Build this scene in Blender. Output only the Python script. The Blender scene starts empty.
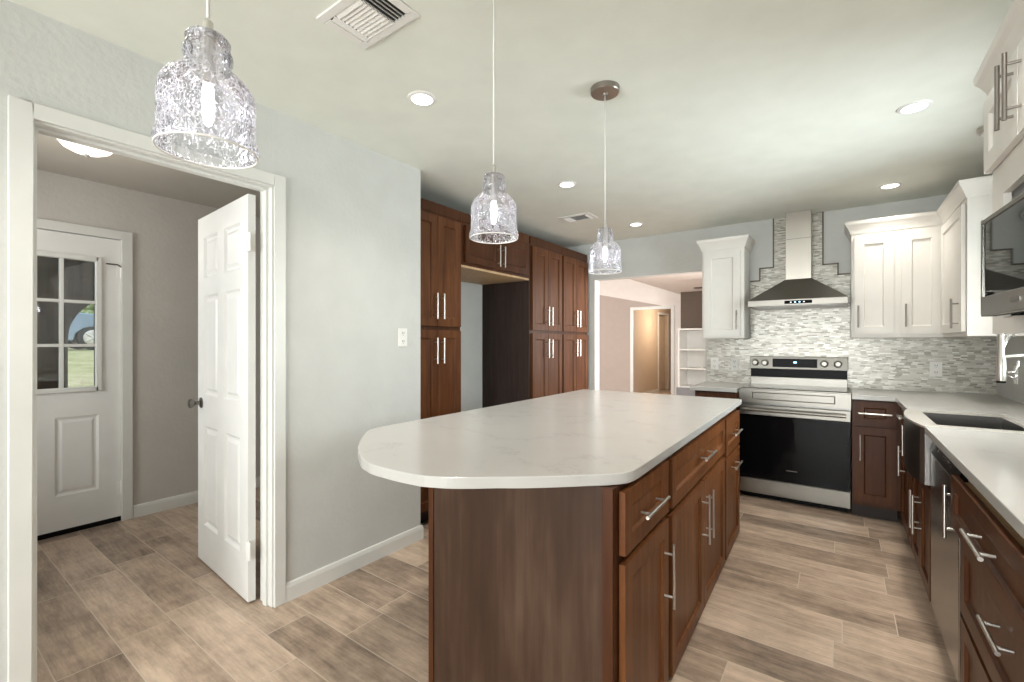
import bpy, bmesh, math, random
from mathutils import Vector, Matrix
random.seed(7)
R = math.radians
sc = bpy.context.scene
COL = sc.collection

# ------------------------------------------------------------------ camera, world, daylight, exposure
cam_d = bpy.data.cameras.new('camera'); cam = bpy.data.objects.new('camera', cam_d); COL.objects.link(cam)
cam.location = (0, 0, 1.295); cam.rotation_euler = (R(90), 0, R(35.8))
cam_d.sensor_width = 36; cam_d.lens = 456 / 1024 * 36; cam_d.shift_y = 2 / 1024; cam_d.clip_start = 0.02
sc.camera = cam
world = bpy.data.worlds.new('sky'); sc.world = world; world.use_nodes = True
bg = world.node_tree.nodes['Background']; bg.inputs[0].default_value = (0.80, 0.90, 1.0, 1); bg.inputs[1].default_value = 1.6

def lamp(name, kind, loc, rot, power, color, **kw):
    d = bpy.data.lights.new(name, kind); d.energy = power; d.color = color
    for k, v in kw.items(): setattr(d, k, v)
    o = bpy.data.objects.new(name, d); COL.objects.link(o); o.location = loc; o.rotation_euler = rot
    return o
# added fill at an unseen door behind the camera; daylight at the sink window
lamp('added_fill_back', 'AREA', (-0.7, -3.3, 1.2), (R(90), 0, 0), 195, (1.0, 0.985, 0.96), shape='RECTANGLE', size=2.5, size_y=2.1)
lamp('daylight_sink', 'AREA', (1.2, 3.0, 1.63), (R(90), 0, R(90)), 48, (0.93, 0.99, 1.0), shape='RECTANGLE', size=1.05, size_y=1.05)
lamp('added_fill_living', 'AREA', (0.15, 6.0, 1.5), (R(90), 0, R(90)), 110, (1.0, 0.93, 0.88), shape='RECTANGLE', size=2.0, size_y=1.5)  # added fill at an unseen opening, brightens the living room
lamp('added_fill_living_near', 'AREA', (-5.7, 4.86, 1.5), (R(90), 0, 0), 190, (1.0, 0.95, 0.91), shape='RECTANGLE', size=1.6, size_y=1.4)  # added fill at an unseen window, lights the far living wall evenly
lamp('daylight_entry', 'AREA', (-3.4, -0.95, 1.5), (R(90), 0, 0), 33, (1.0, 0.97, 0.94), shape='RECTANGLE', size=0.9, size_y=1.0)
sc.view_settings.view_transform = 'Standard'; sc.view_settings.look = 'None'
sc.view_settings.exposure = 0.47; sc.view_settings.gamma = 1.0
sc.cycles.use_denoising = True
sc.cycles.max_bounces = 10; sc.cycles.diffuse_bounces = 6; sc.cycles.transparent_max_bounces = 16

# ------------------------------------------------------------------ materials
def new_mat(name):
    m = bpy.data.materials.new(name); m.use_nodes = True
    nt = m.node_tree; b = nt.nodes['Principled BSDF']
    return m, nt, b
def node(nt, t, **kw):
    n = nt.nodes.new(t)
    for k, v in kw.items(): setattr(n, k, v)
    return n
def mth(nt, op, a, b=None, c=None):
    n = node(nt, 'ShaderNodeMath', operation=op)
    for i, v in enumerate((a, b, c)):
        if v is None: continue
        if isinstance(v, (int, float)): n.inputs[i].default_value = v
        else: nt.links.new(v, n.inputs[i])
    return n.outputs[0]
def ramp(nt, fac, stops):
    n = node(nt, 'ShaderNodeValToRGB'); e = n.color_ramp.elements
    while len(e) < len(stops): e.new(0.5)
    for el, (p, c) in zip(e, stops): el.position = p; el.color = (*c, 1)
    nt.links.new(fac, n.inputs[0]); return n.outputs[0]
def noise(nt, vec, scale, detail=3, rough=.5):
    n = node(nt, 'ShaderNodeTexNoise'); n.inputs['Scale'].default_value = scale
    n.inputs['Detail'].default_value = detail; n.inputs['Roughness'].default_value = rough
    if vec is not None: nt.links.new(vec, n.inputs['Vector'])
    return n.outputs[0]
def bump(nt, b, h, strength, dist=.01):
    n = node(nt, 'ShaderNodeBump'); n.inputs['Strength'].default_value = strength; n.inputs['Distance'].default_value = dist
    nt.links.new(h, n.inputs['Height']); nt.links.new(n.outputs[0], b.inputs['Normal'])
def plain(name, col, rough=.5, metal=0, spec=None):
    m, nt, b = new_mat(name); b.inputs['Base Color'].default_value = (*col, 1)
    b.inputs['Roughness'].default_value = rough; b.inputs['Metallic'].default_value = metal
    if spec is not None: b.inputs['Specular IOR Level'].default_value = spec
    g = node(nt, 'ShaderNodeNewGeometry')                       # faint mottling so that no surface is perfectly even
    n = noise(nt, g.outputs['Position'], 6, 2)
    c = ramp(nt, n, [(.3, tuple(x * .97 for x in col)), (.7, tuple(min(1, x * 1.02) for x in col))])
    nt.links.new(c, b.inputs['Base Color'])
    return m
def painted(name, col, rough=.7, scale=90, strength=.25):
    m = plain(name, col, rough, 0, .3); nt = m.node_tree; b = nt.nodes['Principled BSDF']
    g = node(nt, 'ShaderNodeNewGeometry'); bump(nt, b, noise(nt, g.outputs['Position'], scale, 2), strength, .004)
    return m
def emit(name, col, s):
    m, nt, b = new_mat(name); nt.nodes.remove(b)
    e = node(nt, 'ShaderNodeEmission'); e.inputs[0].default_value = (*col, 1); e.inputs[1].default_value = s
    nt.links.new(e.outputs[0], nt.nodes['Material Output'].inputs[0]); return m
def wood(name, dark, mid, light, rough=.40, blotch=0.35):
    m, nt, b = new_mat(name)
    tc = node(nt, 'ShaderNodeTexCoord'); mp = node(nt, 'ShaderNodeMapping'); mp.inputs['Scale'].default_value = (14, 14, .9)
    nt.links.new(tc.outputs['Object'], mp.inputs[0])
    n1 = noise(nt, mp.outputs[0], 2.2, 5, .6)
    mp2 = node(nt, 'ShaderNodeMapping'); mp2.inputs['Scale'].default_value = (3.2, 3.2, 1.0); nt.links.new(tc.outputs['Object'], mp2.inputs[0])
    n2 = noise(nt, mp2.outputs[0], 1.6, 3, .6)
    f = mth(nt, 'ADD', mth(nt, 'MULTIPLY', n1, 1 - blotch), mth(nt, 'MULTIPLY', n2, blotch))
    c = ramp(nt, f, [(.3, dark), (.5, mid), (.72, light)]); nt.links.new(c, b.inputs['Base Color'])
    b.inputs['Roughness'].default_value = rough; b.inputs['Specular IOR Level'].default_value = .22
    bump(nt, b, n1, .04, .002); return m
def plank(name, w, L, axis_u, axis_v, cols, grout, gw, rough, off=0.0, grain=True, metal=0, bumpy=.4):
    """running boards or strips laid along axis_u in world space, every strip with its own shade"""
    m, nt, b = new_mat(name)
    g = node(nt, 'ShaderNodeNewGeometry'); s = node(nt, 'ShaderNodeSeparateXYZ'); nt.links.new(g.outputs['Position'], s.inputs[0])
    u, v = s.outputs[axis_u], s.outputs[axis_v]
    vv = mth(nt, 'DIVIDE', mth(nt, 'SUBTRACT', v, off), w); row = mth(nt, 'FLOOR', vv); fv = mth(nt, 'SUBTRACT', vv, row)
    wn = node(nt, 'ShaderNodeTexWhiteNoise', noise_dimensions='1D'); nt.links.new(row, wn.inputs['W'])
    uu = mth(nt, 'ADD', mth(nt, 'DIVIDE', u, L), mth(nt, 'MULTIPLY', wn.outputs[0], 7.3)); cell = mth(nt, 'FLOOR', uu); fu = mth(nt, 'SUBTRACT', uu, cell)
    cx = node(nt, 'ShaderNodeCombineXYZ'); nt.links.new(row, cx.inputs[0]); nt.links.new(cell, cx.inputs[1])
    w2 = node(nt, 'ShaderNodeTexWhiteNoise', noise_dimensions='2D'); nt.links.new(cx.outputs[0], w2.inputs['Vector'])
    f = w2.outputs[0]
    if grain:
        mp = node(nt, 'ShaderNodeMapping'); sc_ = [9, 9, 9]; sc_[axis_u] = 1.3; mp.inputs['Scale'].default_value = sc_
        sh = node(nt, 'ShaderNodeVectorMath', operation='MULTIPLY_ADD'); nt.links.new(w2.outputs[1], sh.inputs[0]); sh.inputs[1].default_value = (9, 9, 9); nt.links.new(g.outputs['Position'], sh.inputs[2])
        nt.links.new(sh.outputs[0], mp.inputs[0])
        n1 = noise(nt, mp.outputs[0], 2.0, 6, .65); n2 = noise(nt, sh.outputs[0], 3.0, 4, .6)
        f = mth(nt, 'ADD', mth(nt, 'MULTIPLY', f, .42), mth(nt, 'ADD', mth(nt, 'MULTIPLY', n1, .85), mth(nt, 'SUBTRACT', mth(nt, 'MULTIPLY', n2, .75), .52)))
        mp3 = node(nt, 'ShaderNodeMapping'); s3 = [95, 95, 95]; s3[axis_u] = 9; mp3.inputs['Scale'].default_value = s3; nt.links.new(sh.outputs[0], mp3.inputs[0])
        f = mth(nt, 'ADD', f, mth(nt, 'MULTIPLY', mth(nt, 'SUBTRACT', noise(nt, mp3.outputs[0], 1.0, 4, .7), .5), .55))
        n4 = noise(nt, sh.outputs[0], 14, 5, .75); f = mth(nt, 'ADD', f, mth(nt, 'MULTIPLY', mth(nt, 'SUBTRACT', n4, .5), .40))
    c = ramp(nt, f, cols)
    du = mth(nt, 'MULTIPLY', mth(nt, 'MINIMUM', fu, mth(nt, 'SUBTRACT', 1, fu)), L); dv = mth(nt, 'MULTIPLY', mth(nt, 'MINIMUM', fv, mth(nt, 'SUBTRACT', 1, fv)), w)
    mask = mth(nt, 'LESS_THAN', mth(nt, 'MINIMUM', du, dv), gw)
    mx = node(nt, 'ShaderNodeMix', data_type='RGBA'); nt.links.new(mask, mx.inputs[0]); nt.links.new(c, mx.inputs[6]); mx.inputs[7].default_value = (*grout, 1)
    nt.links.new(mx.outputs[2], b.inputs['Base Color']); b.inputs['Roughness'].default_value = rough; b.inputs['Metallic'].default_value = metal
    bump(nt, b, mth(nt, 'SUBTRACT', mth(nt, 'MULTIPLY', f, .15), mask), bumpy, .002)
    return m

M = {}
M['wall'] = painted('wall paint pale grey', (.595, .60, .58), .7, 42, .55)
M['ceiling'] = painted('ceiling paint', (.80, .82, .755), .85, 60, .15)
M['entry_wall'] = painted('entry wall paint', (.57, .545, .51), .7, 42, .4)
M['entry_ceiling'] = painted('entry ceiling greige', (.44, .41, .36), .85, 60, .15)
M['trim'] = plain('white trim paint', (.72, .72, .69), .35)
M['door_paint'] = plain('white door paint', (.79, .785, .765), .38)
M['white_cab'] = plain('white cabinet paint', (.74, .71, .665), .42)
M['cherry'] = wood('cherry stained wood shaded', (.040, .0125, .0045), (.068, .0225, .0078), (.105, .039, .0135))  # shaded copy of the cherry wood, dimness put into the colour
M['cherry_lit'] = wood('cherry wood panel lit', (.085, .027, .0085), (.150, .053, .0165), (.225, .090, .031))  # lit copy of the cherry for island fronts, brightness put into the colour
M['cherry_mid'] = wood('cherry wood door half lit', (.062, .0195, .0062), (.105, .0365, .0118), (.160, .062, .0215))  # in-between copy for pantry doors, half-lit tone put into the colour
M['panel_wood'] = wood('brown veneer panel', (.034, .0175, .0105), (.056, .030, .0185), (.100, .060, .039), .42, .60)
M['espresso'] = wood('espresso veneer', (.030, .018, .015), (.044, .028, .024), (.060, .040, .034), .5)
M['raw_wood'] = wood('pale raw wood', (.42, .27, .14), (.52, .35, .20), (.62, .45, .28), .5)
M['toe'] = plain('dark toe kick', (.022, .012, .009), .6)
M['steel'] = plain('brushed stainless steel', (.27, .256, .235), .27, 1)
M['steel_light'] = plain('satin stainless steel', (.78, .76, .72), .42, 1)
M['mirror_glass'] = plain('reflective dark glass', (.16, .165, .165), .03, 1)
M['steel_warm'] = plain('polished hood steel', (.48, .445, .40), .28, 1)
M['steel_satin'] = plain('satin range steel', (.26, .245, .22), .33, 1)
M['steel_dark'] = plain('dark stainless steel', (.20, .19, .18), .30, 1)
M['nickel'] = plain('brushed nickel', (.66, .64, .60), .28, 1)
M['pull_dark'] = plain('dark brushed nickel', (.27, .25, .23), .30, 1)
M['canopy_metal'] = plain('brushed canopy metal', (.34, .31, .28), .34, 1)
M['chrome'] = plain('chrome', (.80, .80, .80), .10, 1)
M['pewter'] = plain('pewter knob metal', (.20, .19, .17), .28, 1)
M['black_glass'] = plain('black glass', (.004, .004, .005), .07, 0, .12)
M['black'] = plain('black plastic', (.006, .006, .006), .35, 0, .1)
M['hood_grey'] = plain('hood grey metal', (.20, .185, .165), .38, .85)
M['white_plastic'] = plain('white plastic', (.82, .81, .78), .35)
M['slot'] = plain('dark slot', (.03, .03, .03), .6)
M['tile_edge'] = plain('dark metal tile edge', (.12, .10, .08), .4, .4)
M['tan_wall'] = painted('tan wall paint', (.47, .40, .36))
M['pale_wall'] = painted('pale wall paint', (.80, .755, .72))
M['hall_wall'] = painted('hall wall paint', (.52, .42, .31))
M['stone'] = painted('dark brown chimney paint', (.10, .075, .058), .8, 40, .5)
M['grey_hearth'] = painted('grey hearth', (.22, .22, .23), .8, 40, .4)
M['porch'] = wood('brown porch boards', (.07, .05, .04), (.11, .085, .065), (.15, .12, .09), .6)
M['rubber'] = plain('tyre rubber', (.02, .02, .02), .7)
M['car_paint'] = plain('blue grey car paint', (.22, .30, .38), .2, .3)
M['dark_glass'] = plain('dark car glass', (.03, .04, .05), .08)
M['led'] = emit('lit led lens', (1, .96, .90), 9)
M['dome'] = emit('lit dome glass', (1, .90, .80), 1.9)
M['bulb'] = emit('lit bulb', (1, .96, 1), 14)
M['digits'] = emit('lit clock digits', (.45, .75, 1), 3)
M['floor'] = plank('wood look plank tile', .2035, .81, 0, 1,
    [(.08, (.14, .102, .077)), (.34, (.31, .230, .172)), (.55, (.46, .348, .262)), (.90, (.68, .535, .412))], (.56, .47, .38), .0022, .36, off=1.41)
M['mosaic'] = plank('silver strip mosaic', 0.0118, .040, 0, 2,
    [(0, (.27, .25, .21)), (.2, (.40, .375, .325)), (.45, (.50, .475, .42)), (.75, (.58, .56, .505)), (1, (.72, .705, .655))], (.50, .475, .42), .0010, .28, grain=False, metal=.25, bumpy=.5)
def quartz():
    m, nt, b = new_mat('white quartz'); g = node(nt, 'ShaderNodeNewGeometry')
    n = noise(nt, g.outputs['Position'], 2.6, 6, .62); v = mth(nt, 'ABSOLUTE', mth(nt, 'SUBTRACT', n, .5))
    n3 = noise(nt, g.outputs['Position'], 5, 3); vein = mth(nt, 'ADD', v, mth(nt, 'MULTIPLY', mth(nt, 'LESS_THAN', n3, .52), .05))
    c = ramp(nt, vein, [(0, (.43, .415, .40)), (.006, (.48, .468, .45)), (.04, (.495, .482, .462)), (.3, (.51, .50, .48))])
    nt.links.new(c, b.inputs['Base Color']); b.inputs['Roughness'].default_value = .22; return m
M['quartz'] = quartz()
def thin_glass(name, tint, refl, crackle=False):
    m, nt, b = new_mat(name); nt.nodes.remove(b); out = nt.nodes['Material Output']
    tr = node(nt, 'ShaderNodeBsdfTransparent'); tr.inputs[0].default_value = (*tint, 1)
    gl = node(nt, 'ShaderNodeBsdfGlossy'); gl.inputs['Roughness'].default_value = .03
    lw = node(nt, 'ShaderNodeFresnel'); lw.inputs[0].default_value = 1.5
    fac = mth(nt, 'ADD', mth(nt, 'MULTIPLY', lw.outputs[0], 1.0), refl)
    mx = node(nt, 'ShaderNodeMixShader'); nt.links.new(fac, mx.inputs[0]); nt.links.new(tr.outputs[0], mx.inputs[1]); nt.links.new(gl.outputs[0], mx.inputs[2])
    res = mx.outputs[0]
    if crackle:
        tc = node(nt, 'ShaderNodeTexCoord'); mp = node(nt, 'ShaderNodeMapping'); mp.inputs['Scale'].default_value = (1, 1, .62); nt.links.new(tc.outputs['Object'], mp.inputs[0])
        wob = node(nt, 'ShaderNodeTexNoise'); wob.inputs['Scale'].default_value = 55; nt.links.new(mp.outputs[0], wob.inputs['Vector'])
        ad = node(nt, 'ShaderNodeVectorMath', operation='MULTIPLY_ADD'); nt.links.new(wob.outputs[1], ad.inputs[0]); ad.inputs[1].default_value = (.012, .012, .012); nt.links.new(mp.outputs[0], ad.inputs[2])
        vo = node(nt, 'ShaderNodeTexVoronoi', feature='DISTANCE_TO_EDGE'); vo.inputs['Scale'].default_value = 165; nt.links.new(ad.outputs[0], vo.inputs['Vector'])
        nz = noise(nt, mp.outputs[0], 60, 2)
        crack = mth(nt, 'MULTIPLY', mth(nt, 'LESS_THAN', vo.outputs[0], .065), mth(nt, 'MULTIPLY', mth(nt, 'GREATER_THAN', nz, .46), .55))
        df = node(nt, 'ShaderNodeBsdfTranslucent'); df.inputs[0].default_value = (.95, .94, 1, 1)
        d2 = node(nt, 'ShaderNodeBsdfDiffuse'); d2.inputs[0].default_value = (.95, .95, 1, 1)
        m2 = node(nt, 'ShaderNodeMixShader'); m2.inputs[0].default_value = .5; nt.links.new(df.outputs[0], m2.inputs[1]); nt.links.new(d2.outputs[0], m2.inputs[2])
        m3 = node(nt, 'ShaderNodeMixShader'); nt.links.new(crack, m3.inputs[0]); nt.links.new(res, m3.inputs[1]); nt.links.new(m2.outputs[0], m3.inputs[2]); res = m3.outputs[0]
        bn = node(nt, 'ShaderNodeBump'); bn.inputs['Strength'].default_value = .6; bn.inputs['Distance'].default_value = .003; nt.links.new(vo.outputs[0], bn.inputs['Height']); nt.links.new(bn.outputs[0], gl.inputs['Normal'])
    nt.links.new(res, out.inputs[0]); return m
M['pane'] = thin_glass('window glass', (.93, .95, .95), .02)
M['crackle'] = thin_glass('crackled clear glass', (.86, .86, .91), .06, True)
def lawn():
    m, nt, b = new_mat('lawn'); g = node(nt, 'ShaderNodeNewGeometry')
    n = noise(nt, g.outputs['Position'], 2.2, 5, .7)
    c = ramp(nt, n, [(.3, (.20, .22, .06)), (.5, (.36, .34, .16)), (.7, (.52, .42, .28))]); nt.links.new(c, b.inputs['Base Color']); b.inputs['Roughness'].default_value = .9; return m
M['lawn'] = lawn()
def leaves():
    m, nt, b = new_mat('hedge leaves'); g = node(nt, 'ShaderNodeNewGeometry'); n = noise(nt, g.outputs['Position'], 5, 5, .75)
    nt.links.new(ramp(nt, n, [(.35, (.05, .09, .02)), (.5, (.22, .30, .08)), (.62, (.55, .60, .40))]), b.inputs['Base Color']); b.inputs['Roughness'].default_value = .8; return m
M['leaves'] = leaves()

# ------------------------------------------------------------------ mesh helpers
class MB:
    def __init__(self): self.v = []; self.f = []; self.mtx = None
    def vert(self, p):
        p = Vector(p)
        if self.mtx is not None: p = self.mtx @ p
        self.v.append(p); return len(self.v) - 1
    def face(self, pts): self.f.append([self.vert(p) for p in pts])
    def box(self, x0, x1, y0, y1, z0, z1):
        c = [self.vert((x, y, z)) for x in (x0, x1) for y in (y0, y1) for z in (z0, z1)]
        for q in ((0, 1, 3, 2), (4, 6, 7, 5), (0, 4, 5, 1), (2, 3, 7, 6), (0, 2, 6, 4), (1, 5, 7, 3)): self.f.append([c[i] for i in q])
        return self
    def prism(self, poly, z0, z1, fn=None):
        fn = fn or (lambda a, b, z: (a, b, z))
        lo = [self.vert(fn(a, b, z0)) for a, b in poly]; hi = [self.vert(fn(a, b, z1)) for a, b in poly]; n = len(poly)
        self.f.append(lo[::-1]); self.f.append(hi)
        for i in range(n): self.f.append([lo[i], lo[(i + 1) % n], hi[(i + 1) % n], hi[i]])
        return self
    def lathe(self, prof, seg=32, c=(0, 0, 0), ax='z', cap0=False, cap1=False):
        rings = []
        for r, h in prof:
            ring = []
            for k in range(seg):
                a = 2 * math.pi * k / seg; x, y = r * math.cos(a), r * math.sin(a)
                p = (x, y, h) if ax == 'z' else ((h, x, y) if ax == 'x' else (y, h, x))
                ring.append(self.vert((c[0] + p[0], c[1] + p[1], c[2] + p[2])))
            rings.append(ring)
        for a, b in zip(rings, rings[1:]):
            for k in range(seg): self.f.append([a[k], a[(k + 1) % seg], b[(k + 1) % seg], b[k]])
        if cap0: self.f.append(rings[0][::-1])
        if cap1: self.f.append(rings[-1])
        return self
    def tube(self, pts, r, seg=10, cap=True):
        pts = [Vector(p) for p in pts]; rr = r if isinstance(r, (list, tuple)) else [r] * len(pts); rings = []; prev = None
        for i, p in enumerate(pts):
            d = (pts[min(i + 1, len(pts) - 1)] - pts[max(i - 1, 0)]).normalized()
            if prev is None: n = d.orthogonal().normalized()
            else:
                n = prev - d * prev.dot(d); n = n.normalized() if n.length > 1e-6 else d.orthogonal().normalized()
            prev = n; b = d.cross(n)
            rings.append([self.vert(p + (n * math.cos(2 * math.pi * k / seg) + b * math.sin(2 * math.pi * k / seg)) * rr[i]) for k in range(seg)])
        for a, b in zip(rings, rings[1:]):
            for k in range(seg): self.f.append([a[k], a[(k + 1) % seg], b[(k + 1) % seg], b[k]])
        if cap: self.f.append(rings[0][::-1]); self.f.append(rings[-1])
        return self
    def panel_side(self, x0, x1, z0, z1, y, rects, d, s, sign, raised=None):
        xs = sorted({x0, x1, *[r[0] for r in rects], *[r[1] for r in rects]}); zs = sorted({z0, z1, *[r[2] for r in rects], *[r[3] for r in rects]})
        for a, b in zip(xs, xs[1:]):
            for c, e in zip(zs, zs[1:]):
                mx, mz = (a + b) / 2, (c + e) / 2
                if any(r[0] < mx < r[1] and r[2] < mz < r[3] for r in rects): continue
                self.face([(a, y, c), (b, y, c), (b, y, e), (a, y, e)])
        def ring(o, yo, i, yi):
            po = [(o[0], yo, o[2]), (o[1], yo, o[2]), (o[1], yo, o[3]), (o[0], yo, o[3])]; pi = [(i[0], yi, i[2]), (i[1], yi, i[2]), (i[1], yi, i[3]), (i[0], yi, i[3])]
            for k in range(4): self.face([po[k], po[(k + 1) % 4], pi[(k + 1) % 4], pi[k]])
        for r in rects:
            i = (r[0] + s, r[1] - s, r[2] + s, r[3] - s); ring(r, y, i, y + sign * d)
            if raised:
                g, rs, up = raised
                j = (i[0] + g, i[1] - g, i[2] + g, i[3] - g); ring(i, y + sign * d, j, y + sign * d)
                k = (j[0] + rs, j[1] - rs, j[2] + rs, j[3] - rs); ring(j, y + sign * d, k, y + sign * (d - up)); i, yy = k, y + sign * (d - up)
            else: yy = y + sign * d
            self.face([(i[0], yy, i[2]), (i[1], yy, i[2]), (i[1], yy, i[3]), (i[0], yy, i[3])])
    def slab(self, x0, x1, z0, z1, yf, yb, rects=(), d=.008, s=.004, raised=None, both=False):
        self.panel_side(x0, x1, z0, z1, yf, rects, d, s, 1, raised)
        self.panel_side(x0, x1, z0, z1, yb, rects if both else (), d, s, -1, raised)
        for a, b in (((x0, z0), (x1, z0)), ((x1, z0), (x1, z1)), ((x1, z1), (x0, z1)), ((x0, z1), (x0, z0))):
            self.face([(a[0], yf, a[1]), (b[0], yf, b[1]), (b[0], yb, b[1]), (a[0], yb, a[1])])
        return self
    def sweep(self, path, prof, closed=False):
        """moulding: profile of (outward, up) swept along a 2D path, mitred; outward = right of travel"""
        n = len(path); P = [Vector((p[0], p[1])) for p in path]; nor = []
        for i in range(n):
            ds = []
            if i > 0: ds.append((P[i] - P[i - 1]).normalized())
            if i < n - 1: ds.append((P[i + 1] - P[i]).normalized())
            ns = [Vector((d.y, -d.x)) for d in ds]
            if len(ns) == 1: nor.append(ns[0])
            else:
                b = (ns[0] + ns[1]).normalized(); nor.append(b / max(.2, b.dot(ns[0])))
        z = path[0][2]
        rings = [[self.vert((P[i].x + nor[i].x * o, P[i].y + nor[i].y * o, z + h)) for o, h in prof] for i in range(n)]
        m = len(prof)
        for a, b in zip(rings, rings[1:]):
            for k in range(m): self.f.append([a[k], a[(k + 1) % m], b[(k + 1) % m], b[k]])
        self.f.append(rings[0]); self.f.append(rings[-1][::-1]); return self
    def build(self, name, mat, parent=None, smooth=False, bevel=0, weld=True, loc=None, rotz=0):
        me = bpy.data.meshes.new(name); bm = bmesh.new(); vs = [bm.verts.new(p) for p in self.v]
        for f in self.f:
            try: bm.faces.new([vs[i] for i in f])
            except ValueError: pass
        if weld: bmesh.ops.remove_doubles(bm, verts=bm.verts, dist=1e-5)
        bmesh.ops.recalc_face_normals(bm, faces=bm.faces)
        bm.to_mesh(me); bm.free(); me.materials.append(mat if not isinstance(mat, str) else M[mat])
        if smooth:
            for p in me.polygons: p.use_smooth = True
        o = bpy.data.objects.new(name, me); COL.objects.link(o)
        if parent is not None: o.parent = parent
        if loc is not None: o.location = loc
        if rotz: o.rotation_euler = (0, 0, rotz)
        if bevel:
            b = o.modifiers.new('bevel', 'BEVEL'); b.width = bevel; b.segments = 2; b.limit_method = 'ANGLE'; b.angle_limit = R(40)
        if smooth == 'auto':
            me.set_sharp_from_angle(angle=R(38))
        return o
def tag(o, label, cat, group=None):
    o['label'] = label; o['category'] = cat
    if group: o['group'] = group
    return o
def thing(name, label, cat, loc=(0, 0, 0), rotz=0, group=None):
    o = bpy.data.objects.new(name, None); COL.objects.link(o); o.location = loc; o.rotation_euler = (0, 0, rotz); o.empty_display_size = .1
    return tag(o, label, cat, group)
def struct(o, label=None):
    o['kind'] = 'structure'
    if label: o['label'] = label
    return o
def dup(root, loc, rotz, label):
    r = root.copy(); COL.objects.link(r); r.location = loc; r.rotation_euler = (0, 0, rotz); r['label'] = label
    for ch in list(root.children):
        c = ch.copy(); COL.objects.link(c); c.parent = r
        for g in list(ch.children):
            d = g.copy(); COL.objects.link(d); d.parent = c
    return r
# ------------------------------------------------------------------ the setting
WX, RX, BY, CH = -2.257, .93, 4.82, 2.44        # left wall, right wall, range wall, ceiling height
struct(MB().box(-4.45, 1.1, -3.2, 4.94, -.1, 0).build('floor', 'floor'), 'wood look plank tile floor')
struct(MB().box(-7.2, 1.1, 4.94, 17, -.1, 0).build('floor_living', 'floor'))
struct(MB().box(-4.45, 1.1, -3.2, 4.94, CH, CH + .1).build('ceiling', 'ceiling'), 'pale sage white ceiling')
OY0, OY1, OZ = .293, 1.140, 2.076                # doorway in the left wall
w = MB(); w.box(WX - .115, WX, -3.1, OY0, 0, CH); w.box(WX - .115, WX, OY1, 2.094, 0, CH); w.box(WX - .115, WX, OY0, OY1, OZ, CH)
w.box(-3.0, WX - .115, 1.98, 2.094, 0, CH); struct(w.build('wall_left', 'wall'), 'pale grey textured wall with the open doorway')
struct(MB().box(-3.0, -2.955, 2.094, 4.94, 0, CH).build('wall_alcove', 'wall'))
w = MB(); w.box(-2.955, -2.30, BY, BY + .12, 0, CH); w.box(-1.095, RX, BY, BY + .12, 0, CH); w.box(-2.30, -1.095, BY, BY + .12, 2.02, CH)
struct(w.build('wall_back', 'wall'), 'pale grey wall behind the range with the wide opening')
WY0, WY1, WZ0, WZ1 = 2.45, 3.55, 1.12, 2.16      # window over the sink
w = MB(); w.box(RX, RX + .12, -3.1, WY0, 0, CH); w.box(RX, RX + .12, WY1, BY + .12, 0, CH); w.box(RX, RX + .12, WY0, WY1, 0, WZ0); w.box(RX, RX + .12, WY0, WY1, WZ1, CH)
struct(w.build('wall_right', 'wall'))
w = MB(); w.box(WX - .115, -1.95, -3.2, -3.1, 0, CH); w.box(.55, RX + .12, -3.2, -3.1, 0, CH); w.box(-1.95, .55, -3.2, -3.1, 2.12, CH)
struct(w.build('wall_front', 'wall'))
# unseen glazed sliding door added to let in fill, window over the sink
d = struct(MB().box(-1.95, .55, -3.17, -3.13, 0, .04).build('door_3', 'trim'))
f = MB()
for a, b in ((-1.95, -.70), (-.70, .55)):
    f.box(a, a + .06, -3.17, -3.12, .04, 2.12); f.box(b - .06, b, -3.17, -3.12, .04, 2.12); f.box(a + .06, b - .06, -3.17, -3.12, .04, .12); f.box(a + .06, b - .06, -3.17, -3.12, 2.05, 2.12)
f.build('door_frame', 'trim', d); MB().box(-1.89, .49, -3.15, -3.145, .12, 2.05).build('pane', 'pane', d)
wn = struct(MB().box(RX - .02, RX + .12, WY0 - .04, WY1 + .04, WZ0 - .03, WZ0).build('window_1', 'trim'))
f = MB(); x0, x1 = RX + .05, RX + .10
for y in (WY0, (WY0 + WY1) / 2 - .02, WY1 - .04): f.box(x0, x1, y, y + .04, WZ0, WZ1)
f.box(x0, x1, WY0, WY1, WZ0, WZ0 + .04); f.box(x0, x1, WY0, WY1, WZ1 - .04, WZ1); f.build('window_frame', 'trim', wn)
MB().box(RX + .072, RX + .076, WY0 + .02, WY1 - .02, WZ0 + .02, WZ1 - .02).build('pane', 'pane', wn)

# doorway lining and casing in the left wall
t = MB(); xw = WX
for a, b in ((OY0, OY0 + .019), (OY1 - .019, OY1)): t.box(xw - .115, xw, a, b, 0, OZ)
t.box(xw - .115, xw, OY0 + .019, OY1 - .019, OZ - .019, OZ)
for a, b in ((OY0 + .019, OY0 + .031), (OY1 - .031, OY1 - .019)): t.box(xw - .070, xw - .035, a, b, 0, OZ - .019)
t.box(xw - .070, xw - .035, OY0 + .031, OY1 - .031, OZ - .031, OZ - .019)
struct(t.build('trim_1', 'trim', bevel=.002), 'white door lining with stop')
def casing(nm, x, out, y0, y1, z, wdt=.056, th=.016):
    c = MB(); a, b = (x, x + out * th) if out > 0 else (x + out * th, x)
    for lo, hi, f0, f1 in ((y0 - wdt, y0, 1, 0), (y1, y1 + wdt, 0, 1)):
        c.box(a, b, lo, hi, 0, z + wdt)
    c.box(a, b, y0, y1, z, z + wdt)
    return struct(c.build(nm, 'trim', bevel=.003))
casing('trim_2', WX, 1, OY0 + .012, OY1 - .012, OZ - .012)
casing('trim_3', WX - .115, -1, OY0 + .012, OY1 - .012, OZ - .012)
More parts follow.
